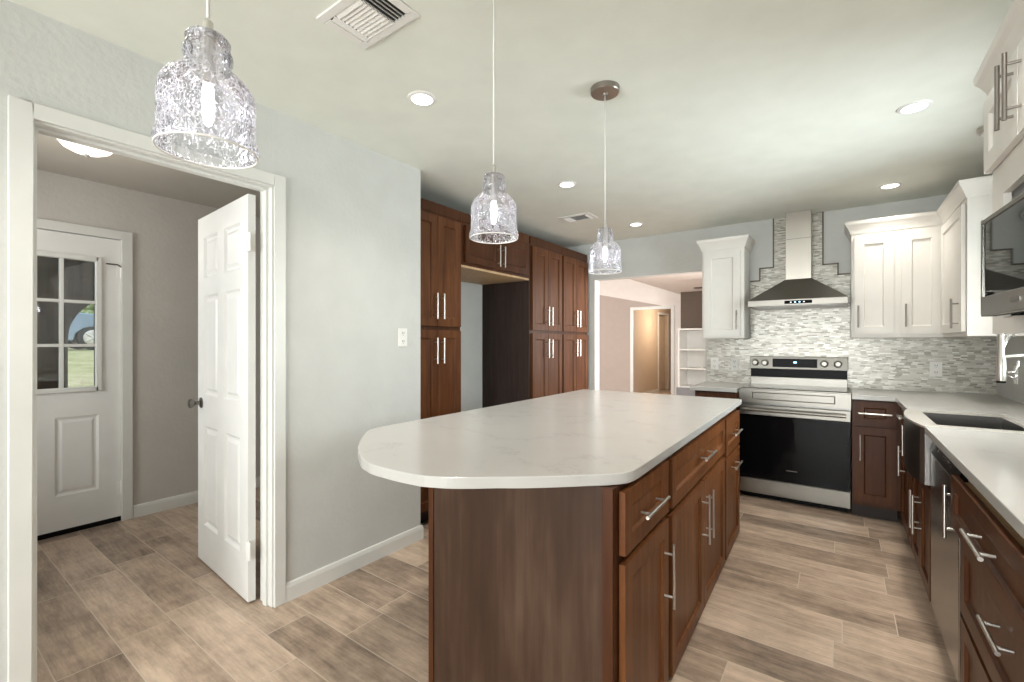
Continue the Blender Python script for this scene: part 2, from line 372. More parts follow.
BBP = [(0, 0), (.014, 0), (.014, .07), (.009, .088), (0, .092)]
def baseboard(nm, path): return struct(MB().sweep([(x, y, 0) for x, y in path], BBP).build(nm, 'trim'))
baseboard('baseboard_left', [(WX, OY1 + .044), (WX, 2.094), (-2.38, 2.094)][::1])
baseboard('baseboard_left_near', [(WX, -3.1), (WX, OY0 - .044)])
baseboard('baseboard_back', [(-2.37, BY), (-2.30, BY)])

# ------------------------------------------------------------------ entry room behind the left wall
EX = -4.252
w = MB(); DY0, DY1, DZ = .205, 1.035, 2.05
w.box(EX - .14, EX, -.92, DY0, 0, CH); w.box(EX - .14, EX, DY1, 2.72, 0, CH); w.box(EX - .14, EX, DY0, DY1, DZ, CH)
struct(w.build('wall_entry', 'entry_wall'), 'greige wall of the entry room')
struct(MB().box(EX, -3.0, 2.6, 2.72, 0, CH).build('wall_entry_right', 'entry_wall'))
struct(MB().box(-3.02, -3.0, 2.094, 2.6, 0, CH).build('wall_entry_side', 'entry_wall'))
w = MB(); w.box(EX, -3.95, -.92, -.80, 0, CH); w.box(-2.85, WX - .115, -.92, -.80, 0, CH); w.box(-3.95, -2.85, -.92, -.80, 0, .9); w.box(-3.95, -2.85, -.92, -.80, 2.1, CH)
struct(w.build('wall_entry_left', 'entry_wall'))
wn = struct(MB().box(-3.98, -2.82, -.84, -.76, .87, .9).build('window_2', 'trim'))
f = MB()
for x in (-3.95, -3.42, -2.89): f.box(x, x + .04, -.89, -.84, .9, 2.1)
f.box(-3.95, -2.85, -.89, -.84, .9, .94); f.box(-3.95, -2.85, -.89, -.84, 2.06, 2.1); f.build('window_frame', 'trim', wn)
MB().box(-3.93, -2.87, -.868, -.864, .92, 2.08).build('pane', 'pane', wn)
struct(MB().box(EX, WX - .115, -.80, 1.98, CH - .012, CH - .001).box(EX, -3.02, 1.98, 2.6, CH - .012, CH - .001).build('ceiling_entry', 'entry_ceiling'))  # thin greige panel under the slab, darker than the kitchen ceiling
casing('trim_4', EX, 1, DY0 + .005, DY1 - .004, DZ - .004, .062)
struct(MB().box(EX - .14, EX, DY0, DY0 + .004, 0, DZ).box(EX - .14, EX, DY1 - .004, DY1, 0, DZ).box(EX - .14, EX, DY0, DY1, DZ - .004, DZ).build('trim_5', 'trim'))
baseboard('baseboard_entry', [(EX, DY1 + .061), (EX, 2.6), (-3.02, 2.6)])
# exterior door, closed, with nine-pane lite; local frame: x along +Y, front towards +X
D1 = struct(thing('door_1', 'white exterior door with nine-pane window', 'door', (EX - .012, DY0 + .006, .022), R(90)), 'white exterior door with a nine-pane window')
del D1['category']
W, Hh = DY1 - DY0 - .012, DZ - .03; lx0, lx1, lz0, lz1 = .135, W - .125, .955, 1.86
m = MB()
m.panel_side(0, W, 0, Hh, 0, [(lx0, lx1, lz0, lz1), (.12, .345, .24, .77), (W - .345, W - .12, .24, .77)], .006, .014, 1, (.010, .014, .004))
m.f = [f for f in m.f if not (lambda c: lx0 + .01 < c.x < lx1 - .01 and lz0 + .01 < c.z < lz1 - .01)(sum((m.v[i] for i in f), Vector()) / len(f))]
m.panel_side(0, W, 0, Hh, .044, [(lx0, lx1, lz0, lz1)], 0, 0.0001, -1)
m.f = [f for f in m.f if not (lambda c: lx0 + .01 < c.x < lx1 - .01 and lz0 + .01 < c.z < lz1 - .01)(sum((m.v[i] for i in f), Vector()) / len(f))]
for a, b in (((0, 0), (W, 0)), ((W, 0), (W, Hh)), ((W, Hh), (0, Hh)), ((0, Hh), (0, 0))): m.face([(a[0], 0, a[1]), (b[0], 0, b[1]), (b[0], .044, b[1]), (a[0], .044, a[1])])
m.build('door_slab', 'door_paint', D1)
g = MB(); fw = .018
g.box(lx0 - fw, lx0 + .012, -.012, .05, lz0 - fw, lz1 + fw); g.box(lx1 - .012, lx1 + fw, -.012, .05, lz0 - fw, lz1 + fw)
g.box(lx0, lx1, -.012, .05, lz0 - fw, lz0 + .012); g.box(lx0, lx1, -.012, .05, lz1 - .012, lz1 + fw)
for k in (1, 2):
    x = lx0 + (lx1 - lx0) * k / 3; g.box(x - .010, x + .010, -.006, .044, lz0, lz1); z = lz0 + (lz1 - lz0) * k / 3; g.box(lx0, lx1, -.005, .043, z - .010, z + .010)
g.build('window_frame', 'trim', D1, bevel=.002)
MB().box(lx0, lx1, .018, .022, lz0, lz1).build('pane', 'pane', D1)
for z in (.22, 1.80): MB().lathe([(.006, z - .05), (.006, z + .05)], 10, (W + .002, -.006, 0), cap0=True, cap1=True).box(W - .022, W + .012, -.003, 0, z - .05, z + .05).build('hinge', 'white_plastic', D1)
MB().tube([(W - .085, -.012, 1.84), (W - .02, -.012, 1.84), (W, -.012, 1.825)], .005, 8).build('door_stop', 'pewter', D1)
MB().box(0, W, -.006, .05, -.02, .012).build('threshold', 'black', D1)
# open six-panel door, hinged on the right jamb
ang = R(176)
D2 = struct(thing('door_2', 'open white six-panel door', 'door', (WX - .115, OY1 - .040, .012), ang), 'open white six-panel interior door')
del D2['category']
W, Hh = .757, 2.022; st, md = .105, .10; pw = (W - 2 * st - md) / 2
rects = []
for x in (st, st + pw + md):
    for z0, z1 in ((.22, .80), (.98, 1.56), (1.66, 1.90)): rects.append((x, x + pw, z0, z1))
MB().slab(.004, W, 0, Hh, 0, .035, rects, .012, .012, (.012, .018, .009), True).build('door_slab', 'door_paint', D2)
k = MB()
for s, y in ((-1, 0), (1, .035)):
    k.lathe([(.031, y), (.031, y + s * .005), (.012, y + s * .010), (.010, y + s * .030), (.020, y + s * .036), (.027, y + s * .050), (.025, y + s * .062), (.010, y + s * .068)], 20, (W - .06, 0, .93), 'y', True, True)
k.build('knob', 'pewter', D2, smooth='auto')
for z in (.26, 1.78):
    h = MB().lathe([(.0065, z - .045), (.0065, z + .045)], 10, (-.004, .040, 0), cap0=True, cap1=True)
    h.box(.0015, .004, .004, .036, z - .045, z + .045); h.box(-.036, -.004, .038, .041, z - .045, z + .045); h.build('hinge', 'white_plastic', D2)
# flush dome light of the entry
t = thing('ceiling_dome_light', 'lit frosted dome light on the ceiling of the entry room', 'ceiling light', (-3.39, .672, CH - .012))
MB().lathe([(.135, 0), (.135, -.016), (.125, -.018)], 40, cap0=True).build('base', 'trim', t, smooth='auto')
MB().lathe([(.125, -.018), (.121, -.032), (.10, -.058), (.066, -.076), (.028, -.086), (.006, -.089)], 40, cap1=True).build('shade', 'dome', t, smooth=True)
lamp('dome_glow', 'POINT', (-3.39, .672, CH - .42), (0, 0, 0), 2.5, (1, .90, .80), shadow_soft_size=.06)
MB().lathe([(.013, -.086), (.013, -.094), (.005, -.104)], 16, cap0=True, cap1=True).build('finial', 'nickel', t)

# outdoors beyond the exterior door
g = MB(); g.face([(-4.39, -4, -.06), (-7, -4, -.06), (-7, 7, -.06), (-4.39, 7, -.06)]); g.face([(-7, -4, -.06), (-8, -4, .45), (-8, 7, .45), (-7, 7, -.06)])
g.face([(-8, -4, .45), (-13, -4, 1.08), (-13, 10, 1.08), (-8, 7, .45)]); g.face([(-13, -4, 1.08), (-40, -12, 1.2), (-40, 22, 1.2), (-13, 10, 1.08)])
g.build('ground', 'lawn')['kind'] = 'structure'
pts = [(-3.0, -.06), (1.08, -.06), (1.08, 1.34)] + [(1.53 - .45 * math.cos(R(a)), 1.34 + .45 * math.sin(R(a))) for a in range(10, 180, 10)] + [(1.98, 1.34), (1.98, -.06), (4.2, -.06), (4.2, 2.62), (-3.0, 2.62)]
struct(MB().prism(pts, -6.3, -6.15, lambda a, b, z: (z, a, b)).build('wall_porch', 'porch'))  # dark brown wall also stands in for cabinets reflected in the glass
struct(MB().box(-6.4, -4.40, -3, 4.2, 2.62, 2.72).build('ceiling_porch', 'porch'))
hm = MB(); hr = random.Random(3)
for k in range(46):
    y = -2 + k * .36 + hr.uniform(-.2, .2); z0 = hr.uniform(1.4, 3.6); q = hr.uniform(.5, .95); hx = -24 + hr.uniform(-.5, .5)
    hm.lathe([(q * math.sin(math.pi * j / 6) + .001, z0 - q * math.cos(math.pi * j / 6)) for j in range(7)], 9, (hx, y, 0))
h = hm.box(-24.6, -23.8, -2, 14, 1.1, 2.6).build('hedge', 'leaves'); h['kind'] = 'stuff'; tag(h, 'green hedge far behind the parked car', 'hedge')
c = thing('car', 'blue grey car parked beyond the lawn, seen through the entry door glass', 'car', (-17.5, 2.08, 1.11), R(90))
body = [(-2.2, .25), (-1.75, .25), (-1.7, .45), (-1.55, .58), (-1.35, .62), (-1.15, .58), (-1.0, .45), (-.95, .25), (.95, .25), (1.0, .45), (1.15, .58), (1.35, .62), (1.55, .58), (1.7, .45), (1.75, .25), (2.2, .25), (2.25, .7), (2.1, .92), (1.1, 1.0), (.5, 1.45), (-1.3, 1.5), (-2.0, 1.05), (-2.25, .9)]
MB().prism(body, -.85, .85, lambda a, b, z: (a, z, b)).build('body', 'car_paint', c, bevel=.03)
MB().prism([(-1.75, 1.06), (-1.25, 1.42), (.42, 1.38), (.95, 1.03)], -.86, .86, lambda a, b, z: (a, z, b)).build('window', 'dark_glass', c)
for x in (-1.35, 1.35):
    for y in (-.75, .75):
        o = MB().lathe([(.20, -.10), (.31, -.10), (.33, -.06), (.33, .06), (.31, .10), (.20, .10)], 28, (x, y, .33), 'y', True, True).build('wheel', 'rubber', c)
        h = MB().lathe([(.21, -.108), (.19, -.112), (.05, -.115)], 20, (x, y, .33), 'y', True, True)
        for q in range(5): a = q * 2 * math.pi / 5; h.tube([(x, y - .118, .33), (x + .19 * math.cos(a), y - .114, .33 + .19 * math.sin(a))], .025, 6)
        h.build('rim', 'nickel', o)

# ------------------------------------------------------------------ living room beyond the wide opening
LY = 10.2
w = MB(); w.box(-7, -3.90, LY, LY + .12, 0, 3.6); w.box(-3.02, 1.0, LY, LY + .12, 0, 3.6); w.box(-3.90, -3.02, LY, LY + .12, 2.06, 3.6)
struct(w.build('wall_living', 'tan_wall'), 'tan gable wall of the living room')
struct(MB().prism([(-7, 3.0), (-4.73, 2.457), (-3.11, 2.10), (-2.96, 2.06), (-2.96, 0), (-1.0, 0), (-1.0, 3.5), (-7, 3.5)], LY - .015, LY, lambda a, b, z: (a, z, b)).build('wall_living_upper', 'pale_wall'), 'pale upper part of the living room wall')
struct(MB().prism([(-7, 3.98), (-2.75, 2.32), (1.0, 2.32), (1.0, 2.42), (-2.75, 2.42), (-7, 4.08)], 4.94, LY, lambda a, b, z: (a, z, b)).build('ceiling_living', 'pale_wall'))
struct(MB().box(-7.1, -7, 4.94, LY, 0, 4.0).build('wall_living_left', 'tan_wall'))
struct(MB().box(-7, -6.5, 4.94, 5.0, 0, 4.0).box(-4.9, -3.02, 4.94, 5.0, 0, 4.0).box(-6.5, -4.9, 4.94, 5.0, 0, .8).box(-6.5, -4.9, 4.94, 5.0, 2.2, 4.0).build('wall_living_near', 'pale_wall'))
wn = struct(MB().box(-6.54, -4.86, 4.98, 5.03, .77, .80).build('window_3', 'trim'))  # unseen window added for the fill lamp outside it
f = MB()
for x in (-6.5, -5.72, -4.94): f.box(x, x + .04, 4.95, 4.99, .8, 2.2)
f.box(-6.5, -4.9, 4.95, 4.99, .8, .84); f.box(-6.5, -4.9, 4.95, 4.99, 2.16, 2.2); f.build('window_frame', 'trim', wn)
MB().box(-6.48, -4.92, 4.968, 4.972, .82, 2.18).build('pane', 'pane', wn)
w = MB(); w.box(0, .1, 4.94, 5.1, 0, 2.4); w.box(0, .1, 6.9, LY, 0, 2.4); w.box(0, .1, 5.1, 6.9, 0, .7); w.box(0, .1, 5.1, 6.9, 2.3, 2.4)  # unseen opening placed to let the added living room fill in
struct(w.build('wall_living_right', 'pale_wall'))
c = MB()
for a, b in ((-3.96, -3.89), (-3.03, -2.96)): c.box(a, b, LY - .03, LY, 0, 2.12)
c.box(-3.89, -3.03, LY - .03, LY, 2.05, 2.12); struct(c.build('trim_6', 'trim'))
# hallway behind
w = MB(); w.box(-4.0, -3.90, LY + .12, 12.02, 0, 2.44); w.box(-4.0, -3.90, 12.80, 14.5, 0, 2.44); w.box(-4.0, -3.90, 12.02, 12.80, 2.05, 2.44); w.box(-3.0, -2.9, LY + .12, 14.5, 0, 2.44); w.box(-4.0, -2.9, 14.5, 14.6, 0, 2.44)
w.box(-6.0, -5.9, 11.5, 14.0, 0, 2.44); w.box(-5.9, -4.0, 11.4, 11.5, 0, 2.44); w.box(-5.9, -4.0, 14.0, 14.1, 0, 2.44)
struct(w.build('wall_hallway', 'hall_wall')); struct(MB().box(-6.0, -2.9, LY + .12, 14.6, 2.44, 2.5).build('ceiling_hallway', 'pale_wall'))
struct(MB().box(-3.90, -3.885, 11.95, 12.02, 0, 2.11).box(-3.90, -3.885, 12.80, 12.87, 0, 2.11).box(-3.90, -3.885, 12.02, 12.80, 2.05, 2.11).build('trim_7', 'trim'))
struct(MB().box(-3.90, -3.886, LY + .12, 11.95, 0, .09).build('baseboard_hallway', 'trim'))
d = struct(MB().slab(0, .74, .01, 2.03, 0, .035, [(.10, .64, .2, .9), (.10, .64, 1.05, 1.85)], .008, .01, both=True).build('door_4', 'hall_wall', loc=(-4.01, 12.78, 0), rotz=R(262)))
MB().lathe([(.03, 0), (.012, -.02), (.028, -.05), (.01, -.065)], 14, (.68, 0, .95), 'y', True, True).build('knob', 'pewter', d)
t = thing('hallway_ceiling_light', 'small lit ceiling light, unseen, in the far hallway', 'ceiling light', (-3.30, 11.3, 2.44))
lamp('added_hall_fill', 'POINT', (-3.15, 11.3, 1.8), (0, 0, 0), 24, (1, .88, .76), shadow_soft_size=.06)  # added point lamp brightens the hall wall, hung below the unseen fixture
MB().lathe([(.13, 0), (.13, -.02), (.12, -.022)], 24, cap0=True).build('base', 'nickel', t); MB().lathe([(.12, -.022), (.09, -.06), (.03, -.08)], 24, cap1=True).build('shade', 'dome', t, smooth=True)
# built-in bookcase beside the chimney breast
t = thing('bookcase', 'white built-in bookcase in the living room beyond the wide opening', 'bookcase', (-2.62, 9.55, 0))
MB().box(0, .03, -.3, .3, .42, 1.55).box(.75, .78, -.3, .3, .42, 1.55).box(.03, .75, .28, .3, .42, 1.55).box(-.02, .80, -.32, .3, 1.55, 1.58).build('frame', 'trim', t)
for z in (.42, .78, 1.15): MB().box(.03, .75, -.28, .28, z, z + .025).build('shelf', 'trim', t)
MB().box(-.02, .80, -.34, .3, 0, .42).build('hearth_base', 'grey_hearth', t)['label'] = 'grey base of the bookcase'
t = tag(MB().box(-2.62, -1.84, 9.45, 9.85, 1.581, 2.318).build('chimney_breast', 'stone'), 'dark brown chimney breast above the white bookcase', 'fireplace')
t = thing('ceiling_fan', 'dark ceiling fan whose blade tip shows at the opening edge', 'fan', (-1.25, 7.6, 2.32))
MB().lathe([(.06, 0), (.06, -.03), (.015, -.05), (.015, -.12), (.09, -.13), (.09, -.19), (.03, -.21)], 20, cap0=True, cap1=True).build('motor', 'pewter', t)
for q in range(4):
    a = R(8 + 90 * q); b = MB(); b.mtx = Matrix.Rotation(a, 4, 'Z'); b.prism([(.09, -.04), (.62, -.065), (.64, 0), (.62, .065), (.09, .04)], -.165, -.155); b.build('blade', 'espresso', t)

# ------------------------------------------------------------------ cabinet kit
def pull(mb, x, z, L, vertical, yf, off=.033, r=.0058):
    """bar pull centred at x,z on a front at y = yf (front looks towards -y)"""
    y = yf - off; h = L / 2; p = h * .66
    if vertical:
        mb.tube([(x, y, z - h), (x, y, z + h)], r, 10)
        for s in (-p, p): mb.tube([(x, yf, z + s), (x, y, z + s)], r * .8, 8)
    else:
        mb.tube([(x - h, y, z), (x + h, y, z)], r, 10)
        for s in (-p, p): mb.tube([(x + s, yf, z), (x + s, y, z)], r * .8, 8)
    return mb
def front(root, name, x0, x1, z0, z1, mat, pulls=(), L=.19, rail=.058, yb=-.002, yo=0, th=.02, d=.011):
    yf = yb - th - yo; m = MB(); rl = min(rail, (z1 - z0) * .28)
    m.slab(x0, x1, z0, z1, yf, yb - yo, [(x0 + rail, x1 - rail, z0 + rl, z1 - rl)], d, .005)
    o = m.build(name, mat, root, bevel=.0025)
    for px, pz, v in pulls: pull(MB(), px, pz, L, v, yf).build('handle', 'pull_dark' if mat == 'white_cab' else 'nickel', o, smooth='auto')['label'] = 'brushed nickel bar pull'
    return o
CROWN = [(0, 0), (.006, 0), (.009, .012), (.015, .030), (.027, .055), (.038, .072), (.041, .085), (.041, .098), (0, .098)]

# ------------------------------------------------------------------ kitchen island (turned 1.25 degrees)
TH = R(1.25); P0 = (-.5, 1.3)
def isl(x, y, z=0):
    dx, dy = x - P0[0], y - P0[1]; return (P0[0] + math.cos(TH) * dx - math.sin(TH) * dy, P0[1] + math.sin(TH) * dx + math.cos(TH) * dy, z)
GI = 'base cabinets of the island'
def island_cab(y0, y1, label):
    t = thing('island_cabinet', label, 'cabinet', isl(-.528, y0), R(90) + TH, GI); w = y1 - y0
    MB().box(0, w, 0, .725, .0, .878).build('body', 'cherry', t, bevel=.0015); return t, w
t, w = island_cab(1.24, 1.735, 'island cabinet nearest the camera, with veneered end panel, one drawer and one door')
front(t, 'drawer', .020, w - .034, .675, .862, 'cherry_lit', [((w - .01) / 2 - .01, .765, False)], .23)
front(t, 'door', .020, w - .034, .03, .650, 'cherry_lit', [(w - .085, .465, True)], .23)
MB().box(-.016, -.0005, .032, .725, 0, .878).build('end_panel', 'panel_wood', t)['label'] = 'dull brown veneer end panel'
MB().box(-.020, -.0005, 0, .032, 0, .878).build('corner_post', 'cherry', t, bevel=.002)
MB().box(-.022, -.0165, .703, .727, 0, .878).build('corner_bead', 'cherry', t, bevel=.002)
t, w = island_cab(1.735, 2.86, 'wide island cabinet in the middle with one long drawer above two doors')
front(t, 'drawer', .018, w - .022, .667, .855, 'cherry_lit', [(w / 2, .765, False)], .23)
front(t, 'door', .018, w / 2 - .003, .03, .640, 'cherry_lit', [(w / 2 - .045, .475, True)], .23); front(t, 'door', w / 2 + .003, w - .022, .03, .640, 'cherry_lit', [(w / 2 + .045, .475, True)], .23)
t, w = island_cab(2.86, 3.395, 'island cabinet at the far end near the range, its door with a horizontal pull')
front(t, 'drawer', .022, w - .018, .630, .845, 'cherry_lit', [(w / 2, .740, False)], .23); front(t, 'door', .022, w - .018, .03, .612, 'cherry_lit', [(w / 2, .535, False)], .23)
half = [(0, .915), (.10, .921), (.15, .937), (.20, .960), (.25, .995), (.30, 1.035), (.355, 1.072), (.40, 1.108), (.44, 1.142), (.50, 1.196), (.55, 1.240), (.575, 1.268), (.590, 1.295), (.598, 1.33), (.600, 1.38)]
cxm = -1.1; poly = [(cxm + a, b) for a, b in half] + [(cxm + .6, 3.425), (cxm - .575, 3.425)] + [(cxm - a, b) for a, b in [(.600, 1.39), (.597, 1.33), (.592, 1.305), (.578, 1.277), (.55, 1.243), (.494, 1.182), (.42, 1.112), (.355, 1.056), (.30, 1.018), (.25, .984), (.20, .953), (.15, .934), (.10, .921)]]
def smooth_closed(p, n=3):
    out = []
    for i in range(len(p)):
        a, b, c, d = p[i - 1], p[i], p[(i + 1) % len(p)], p[(i + 2) % len(p)]
        if math.dist(b, c) > .3 or math.dist(a, b) > .3 or math.dist(c, d) > .3: out.append(b); continue
        for k in range(n):
            t = k / n; out.append(tuple(.5 * (2 * b[j] + (c[j] - a[j]) * t + (2 * a[j] - 5 * b[j] + 4 * c[j] - d[j]) * t * t + (3 * b[j] - a[j] - 3 * c[j] + d[j]) * t ** 3) for j in (0, 1)))
    return out
poly = [isl(*p)[:2] for p in smooth_closed(poly)]
tag(MB().prism(poly, .880, .914).build('island_countertop', 'quartz', bevel=.003), 'white quartz island countertop with a bowed rounded end', 'countertop')

# ------------------------------------------------------------------ tall cherry cabinets in the recess
FX = -2.385
def tall(y0, y1, label):
    t = thing('pantry_cabinet', label, 'cabinet', (FX, y0, 0), R(90), 'tall cherry pantry cabinets'); w = y1 - y0
    MB().box(0, w, 0, .568, .1, 2.235).build('body', 'cherry', t); MB().box(.0, w, .06, .568, 0, .1).build('toe_kick', 'toe', t)
    for z0, z1, hz in ((1.418, 2.215, 1.56), (.115, 1.388, 1.24)):
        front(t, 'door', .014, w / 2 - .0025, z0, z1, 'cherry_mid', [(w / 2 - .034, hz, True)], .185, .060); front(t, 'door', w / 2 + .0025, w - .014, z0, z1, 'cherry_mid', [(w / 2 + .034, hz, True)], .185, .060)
    MB().box(0, w, -.004, .568, 2.235, 2.312).build('crown', 'cherry', t, bevel=.003); return t
tall(2.10, 2.622, 'tall cherry pantry cabinet left of the refrigerator alcove')
t = tall(3.600, 4.190, 'tall cherry pantry cabinet right of the refrigerator alcove, beside the dark panel')
tall(4.192, 4.790, 'tall cherry pantry cabinet farthest along, beside the wide opening')
MB().box(-.020, -.0005, 0, .568, 0, 2.235).build('side_panel', 'espresso', t)['label'] = 'dark espresso side panel facing the alcove'
t = thing('wall_cabinet', 'cherry cabinet over the empty refrigerator alcove', 'cabinet', (FX, 2.623, 0), R(90)); w = .956
MB().box(0, w, 0, .568, 1.902, 2.235).build('body', 'cherry', t); front(t, 'door', .04, w / 2 - .0025, 1.925, 2.215, 'cherry', [(w / 2 - .034, 2.03, True)], .18, .060); front(t, 'door', w / 2 + .0025, w - .025, 1.925, 2.215, 'cherry', [(w / 2 + .034, 2.03, True)], .18, .060)
MB().box(0, w, -.004, .568, 2.235, 2.312).build('crown', 'cherry', t, bevel=.003); MB().box(.0, w, .0, .568, 1.885, 1.902).build('underside', 'raw_wood', t)['label'] = 'pale raw wood underside'

# ------------------------------------------------------------------ back run: base cabinets, range, hood, backsplash
t = thing('base_cabinet', 'cherry base cabinet left of the range, half hidden by the island', 'cabinet', (-1.05, 4.235, 0)); w = .345
MB().box(0, w, 0, .58, .1, .878).build('body', 'cherry', t); MB().box(0, w, .07, .58, 0, .1).build('toe_kick', 'toe', t)
front(t, 'drawer', .014, w - .012, .70, .865, 'cherry', [(w / 2, .785, False)]); front(t, 'door', .014, w - .012, .12, .68, 'cherry', [(w - .05, .55, True)])
tag(MB().box(-1.085, -.705, 4.19, BY, .880, .914).build('countertop', 'quartz', bevel=.003), 'short white countertop left of the range', 'countertop')
t = thing('base_cabinet', 'cherry base cabinet right of the range with one drawer above one door', 'cabinet', (.068, 4.235, 0)); w = .262
MB().box(0, .283, 0, .58, .1, .878).build('body', 'cherry', t); MB().box(0, w, .07, .58, 0, .1).build('toe_kick', 'toe', t)
front(t, 'drawer', .012, w - .010, .70, .868, 'cherry', [(w / 2, .782, False)]); front(t, 'door', .012, w - .010, .13, .680, 'cherry', [(.046, .533, True)])

t = thing('range', 'stainless electric range with black glass oven door', 'stove', (-.700, 4.27, 0)); w = .764
MB().box(.003, w - .003, .03, .52, .04, .895).build('body', 'steel_dark', t)
MB().box(.02, w - .02, .06, .50, 0, .04).build('plinth', 'black', t)
MB().box(.004, w - .004, .002, .032, .045, .168).build('drawer', 'steel_satin', t, bevel=.004)
dr = MB().box(.004, w - .004, -.012, .030, .176, .700).build('oven_door', 'black_glass', t, bevel=.004)
MB().box(.004, w - .004, -.016, .030, .700, .782).build('door_band', 'steel_satin', dr, bevel=.003)
h = MB().tube([(.035, -.058, .747), (w - .035, -.058, .747)], .014, 14)
for x in (.06, w - .06): h.box(x - .014, x + .014, -.056, -.014, .738, .756)
h.build('handle', 'steel_satin', dr, smooth='auto')
mb = MB(); mb.slab(.002, w - .002, .800, .908, -.012, .03, [(.10, w - .10, .828, .886)], .008, .003); mb.build('front_panel', 'steel_satin', t, bevel=.002)
MB().box(0, w, -.014, .50, .908, .920).build('cooktop_frame', 'steel_satin', t, bevel=.003)
ck = MB().box(.02, w - .02, .012, .455, .9202, .9235).build('cooktop', 'black_glass', t)
MB().box(.02, w - .02, .455, .54, .9202, .988).build('backguard_base', 'steel_satin', t, bevel=.002)
MB().box(.02, w - .02, .475, .54, .988, 1.062).build('backguard_gap', 'black', t)
bg_ = MB().prism([(.440, 1.062), (.455, 1.172), (.54, 1.172), (.54, 1.062)], .015, w - .015, lambda a, b, z: (z, a, b)).build('control_panel', 'steel_satin', t, bevel=.003)
yk = lambda z: .440 + (z - 1.062) * .015 / .11
MB().box(.200, .535, .4385, .46, 1.080, 1.155).build('display', 'black', t)
for x in (.062, .140, .585, .680):
    MB().lathe([(.030, .446), (.030, .440), (.024, .437), (.022, .414), (.018, .410)], 22, (x, 0, 1.117), 'y', True, True).build('knob', 'steel_satin', t, smooth='auto')
for k in (0, 1): MB().box(.362 + .013 * k, .372 + .013 * k, .4372, .4386, 1.117, 1.131).build('clock_digit', 'digits', t)
MB().box(.345, .420, -.0128, -.0118, .268, .273).build('badge', 'steel_dark', dr)

t = thing('range_hood', 'grey pyramid range hood with steel chimney above the range', 'range hood', (-.300, BY, 0)); hw = .346
m = MB().prism([(-hw, -.49), (hw, -.49), (hw, -.002), (-hw, -.002)], 1.600, 1.652); m.build('rim', 'steel_satin', t, bevel=.003)
m = MB(); b4 = [(-hw, -.49, 1.652), (hw, -.49, 1.652), (hw, -.002, 1.652), (-hw, -.002, 1.652)]; t4 = [(-.098, -.165, 1.850), (.098, -.165, 1.850), (.098, -.002, 1.850), (-.098, -.002, 1.850)]
m.face(b4[::-1]); m.face(t4)
for i in range(4): m.face([b4[i], b4[(i + 1) % 4], t4[(i + 1) % 4], t4[i]])
m.build('canopy', 'hood_grey', t)
MB().box(-.095, .095, -.160, -.002, 1.850, CH - .002).build('chimney', 'steel_warm', t, bevel=.002)
MB().box(-.096, .096, -.161, -.002, 2.20, 2.204).build('chimney_seam', 'steel_dark', t)
MB().box(-.075, .115, -.4925, -.48, 1.614, 1.640).build('control_panel', 'black_glass', t)
for k in range(4): MB().box(-.035 + k * .03, -.025 + k * .03, -.494, -.491, 1.623, 1.631).build('button', 'digits' if k in (1, 2) else 'nickel', t)
MB().box(-hw + .04, hw - .04, -.45, -.05, 1.597, 1.602).build('filter', 'steel_dark', t)

y0 = BY - .010
pl = [(-1.080, .914), (RX, .914), (RX, 1.336), (.066, 1.336), (.066, 1.884), (-.020, 1.884), (-.020, 1.978), (-.127, 1.978), (-.127, CH), (-.503, CH), (-.503, 1.990), (-.614, 1.990), (-.614, 1.876), (-.692, 1.876), (-.692, 1.336), (-1.080, 1.336)]
struct(MB().prism(pl, y0, BY, lambda a, b, z: (a, z, b)).build('wall_back_tile', 'mosaic'), 'silver strip mosaic backsplash with stepped top')
tr = MB()
for ch in ([(-.692, 1.876), (-.614, 1.876), (-.614, 1.990), (-.503, 1.990), (-.503, CH)], [(.066, 1.884), (-.020, 1.884), (-.020, 1.978), (-.127, 1.978), (-.127, CH)]):
    for a, b in zip(ch, ch[1:]):
        e = .006; tr.box(min(a[0], b[0]) - e, max(a[0], b[0]) + e, y0 - .004, BY, min(a[1], b[1]) - e, min(CH, max(a[1], b[1]) + e))
struct(tr.build('trim_8', 'tile_edge'), 'dark metal edge of the stepped tile')

# ------------------------------------------------------------------ right run
poly = [(.066, 4.19), (.312, 4.19), (.312, 3.47), (.70, 3.47), (.70, 2.80), (.312, 2.80), (.312, .55), (RX, .55), (RX, BY - .01), (.066, BY - .01)]
tag(MB().prism(poly, .880, .914).build('countertop', 'quartz', bevel=.003), 'white quartz countertop along the right wall and round the corner', 'countertop')
# farmhouse sink with a bowed apron
t = thing('farmhouse_sink', 'stainless farmhouse sink with a bowed dark apron front', 'sink', (.312, 3.135, 0))
hy = .334; bow = [(-.006 - .034 * math.cos(math.pi / 2 * k / 8) if abs(k) < 8 else 0.0, hy * k / 8) for k in range(-8, 9)]
ring_o = bow + [(.387, hy), (.387, -hy)]
inn = [(.050, -.255), (.050, .215), (.352, .215), (.352, -.255)]
m = MB()
def quadfan(outer, z):
    # rim faces between the outline and the bowl opening
    fr = bow; n = len(fr)
    for k in range(n - 1):
        a = (.050, -.255 + .47 * k / (n - 1)); b = (.050, -.255 + .47 * (k + 1) / (n - 1)); m.face([(*fr[k], z), (*fr[k + 1], z), (*b, z), (*a, z)])
    m.face([(*fr[-1], z), (.387, hy, z), (.352, .215, z), (.050, .215, z)]); m.face([(.387, hy, z), (.387, -hy, z), (.352, -.255, z), (.352, .215, z)]); m.face([(.387, -hy, z), (*fr[0], z), (.050, -.255, z), (.352, -.255, z)])
quadfan(ring_o, .915)
for a, b in zip(ring_o, ring_o[1:] + ring_o[:1]): m.face([(*a, .915), (*b, .915), (*b, .905), (*a, .905)])
m.build('rim', 'steel_light', t)
m = MB(); n = 4
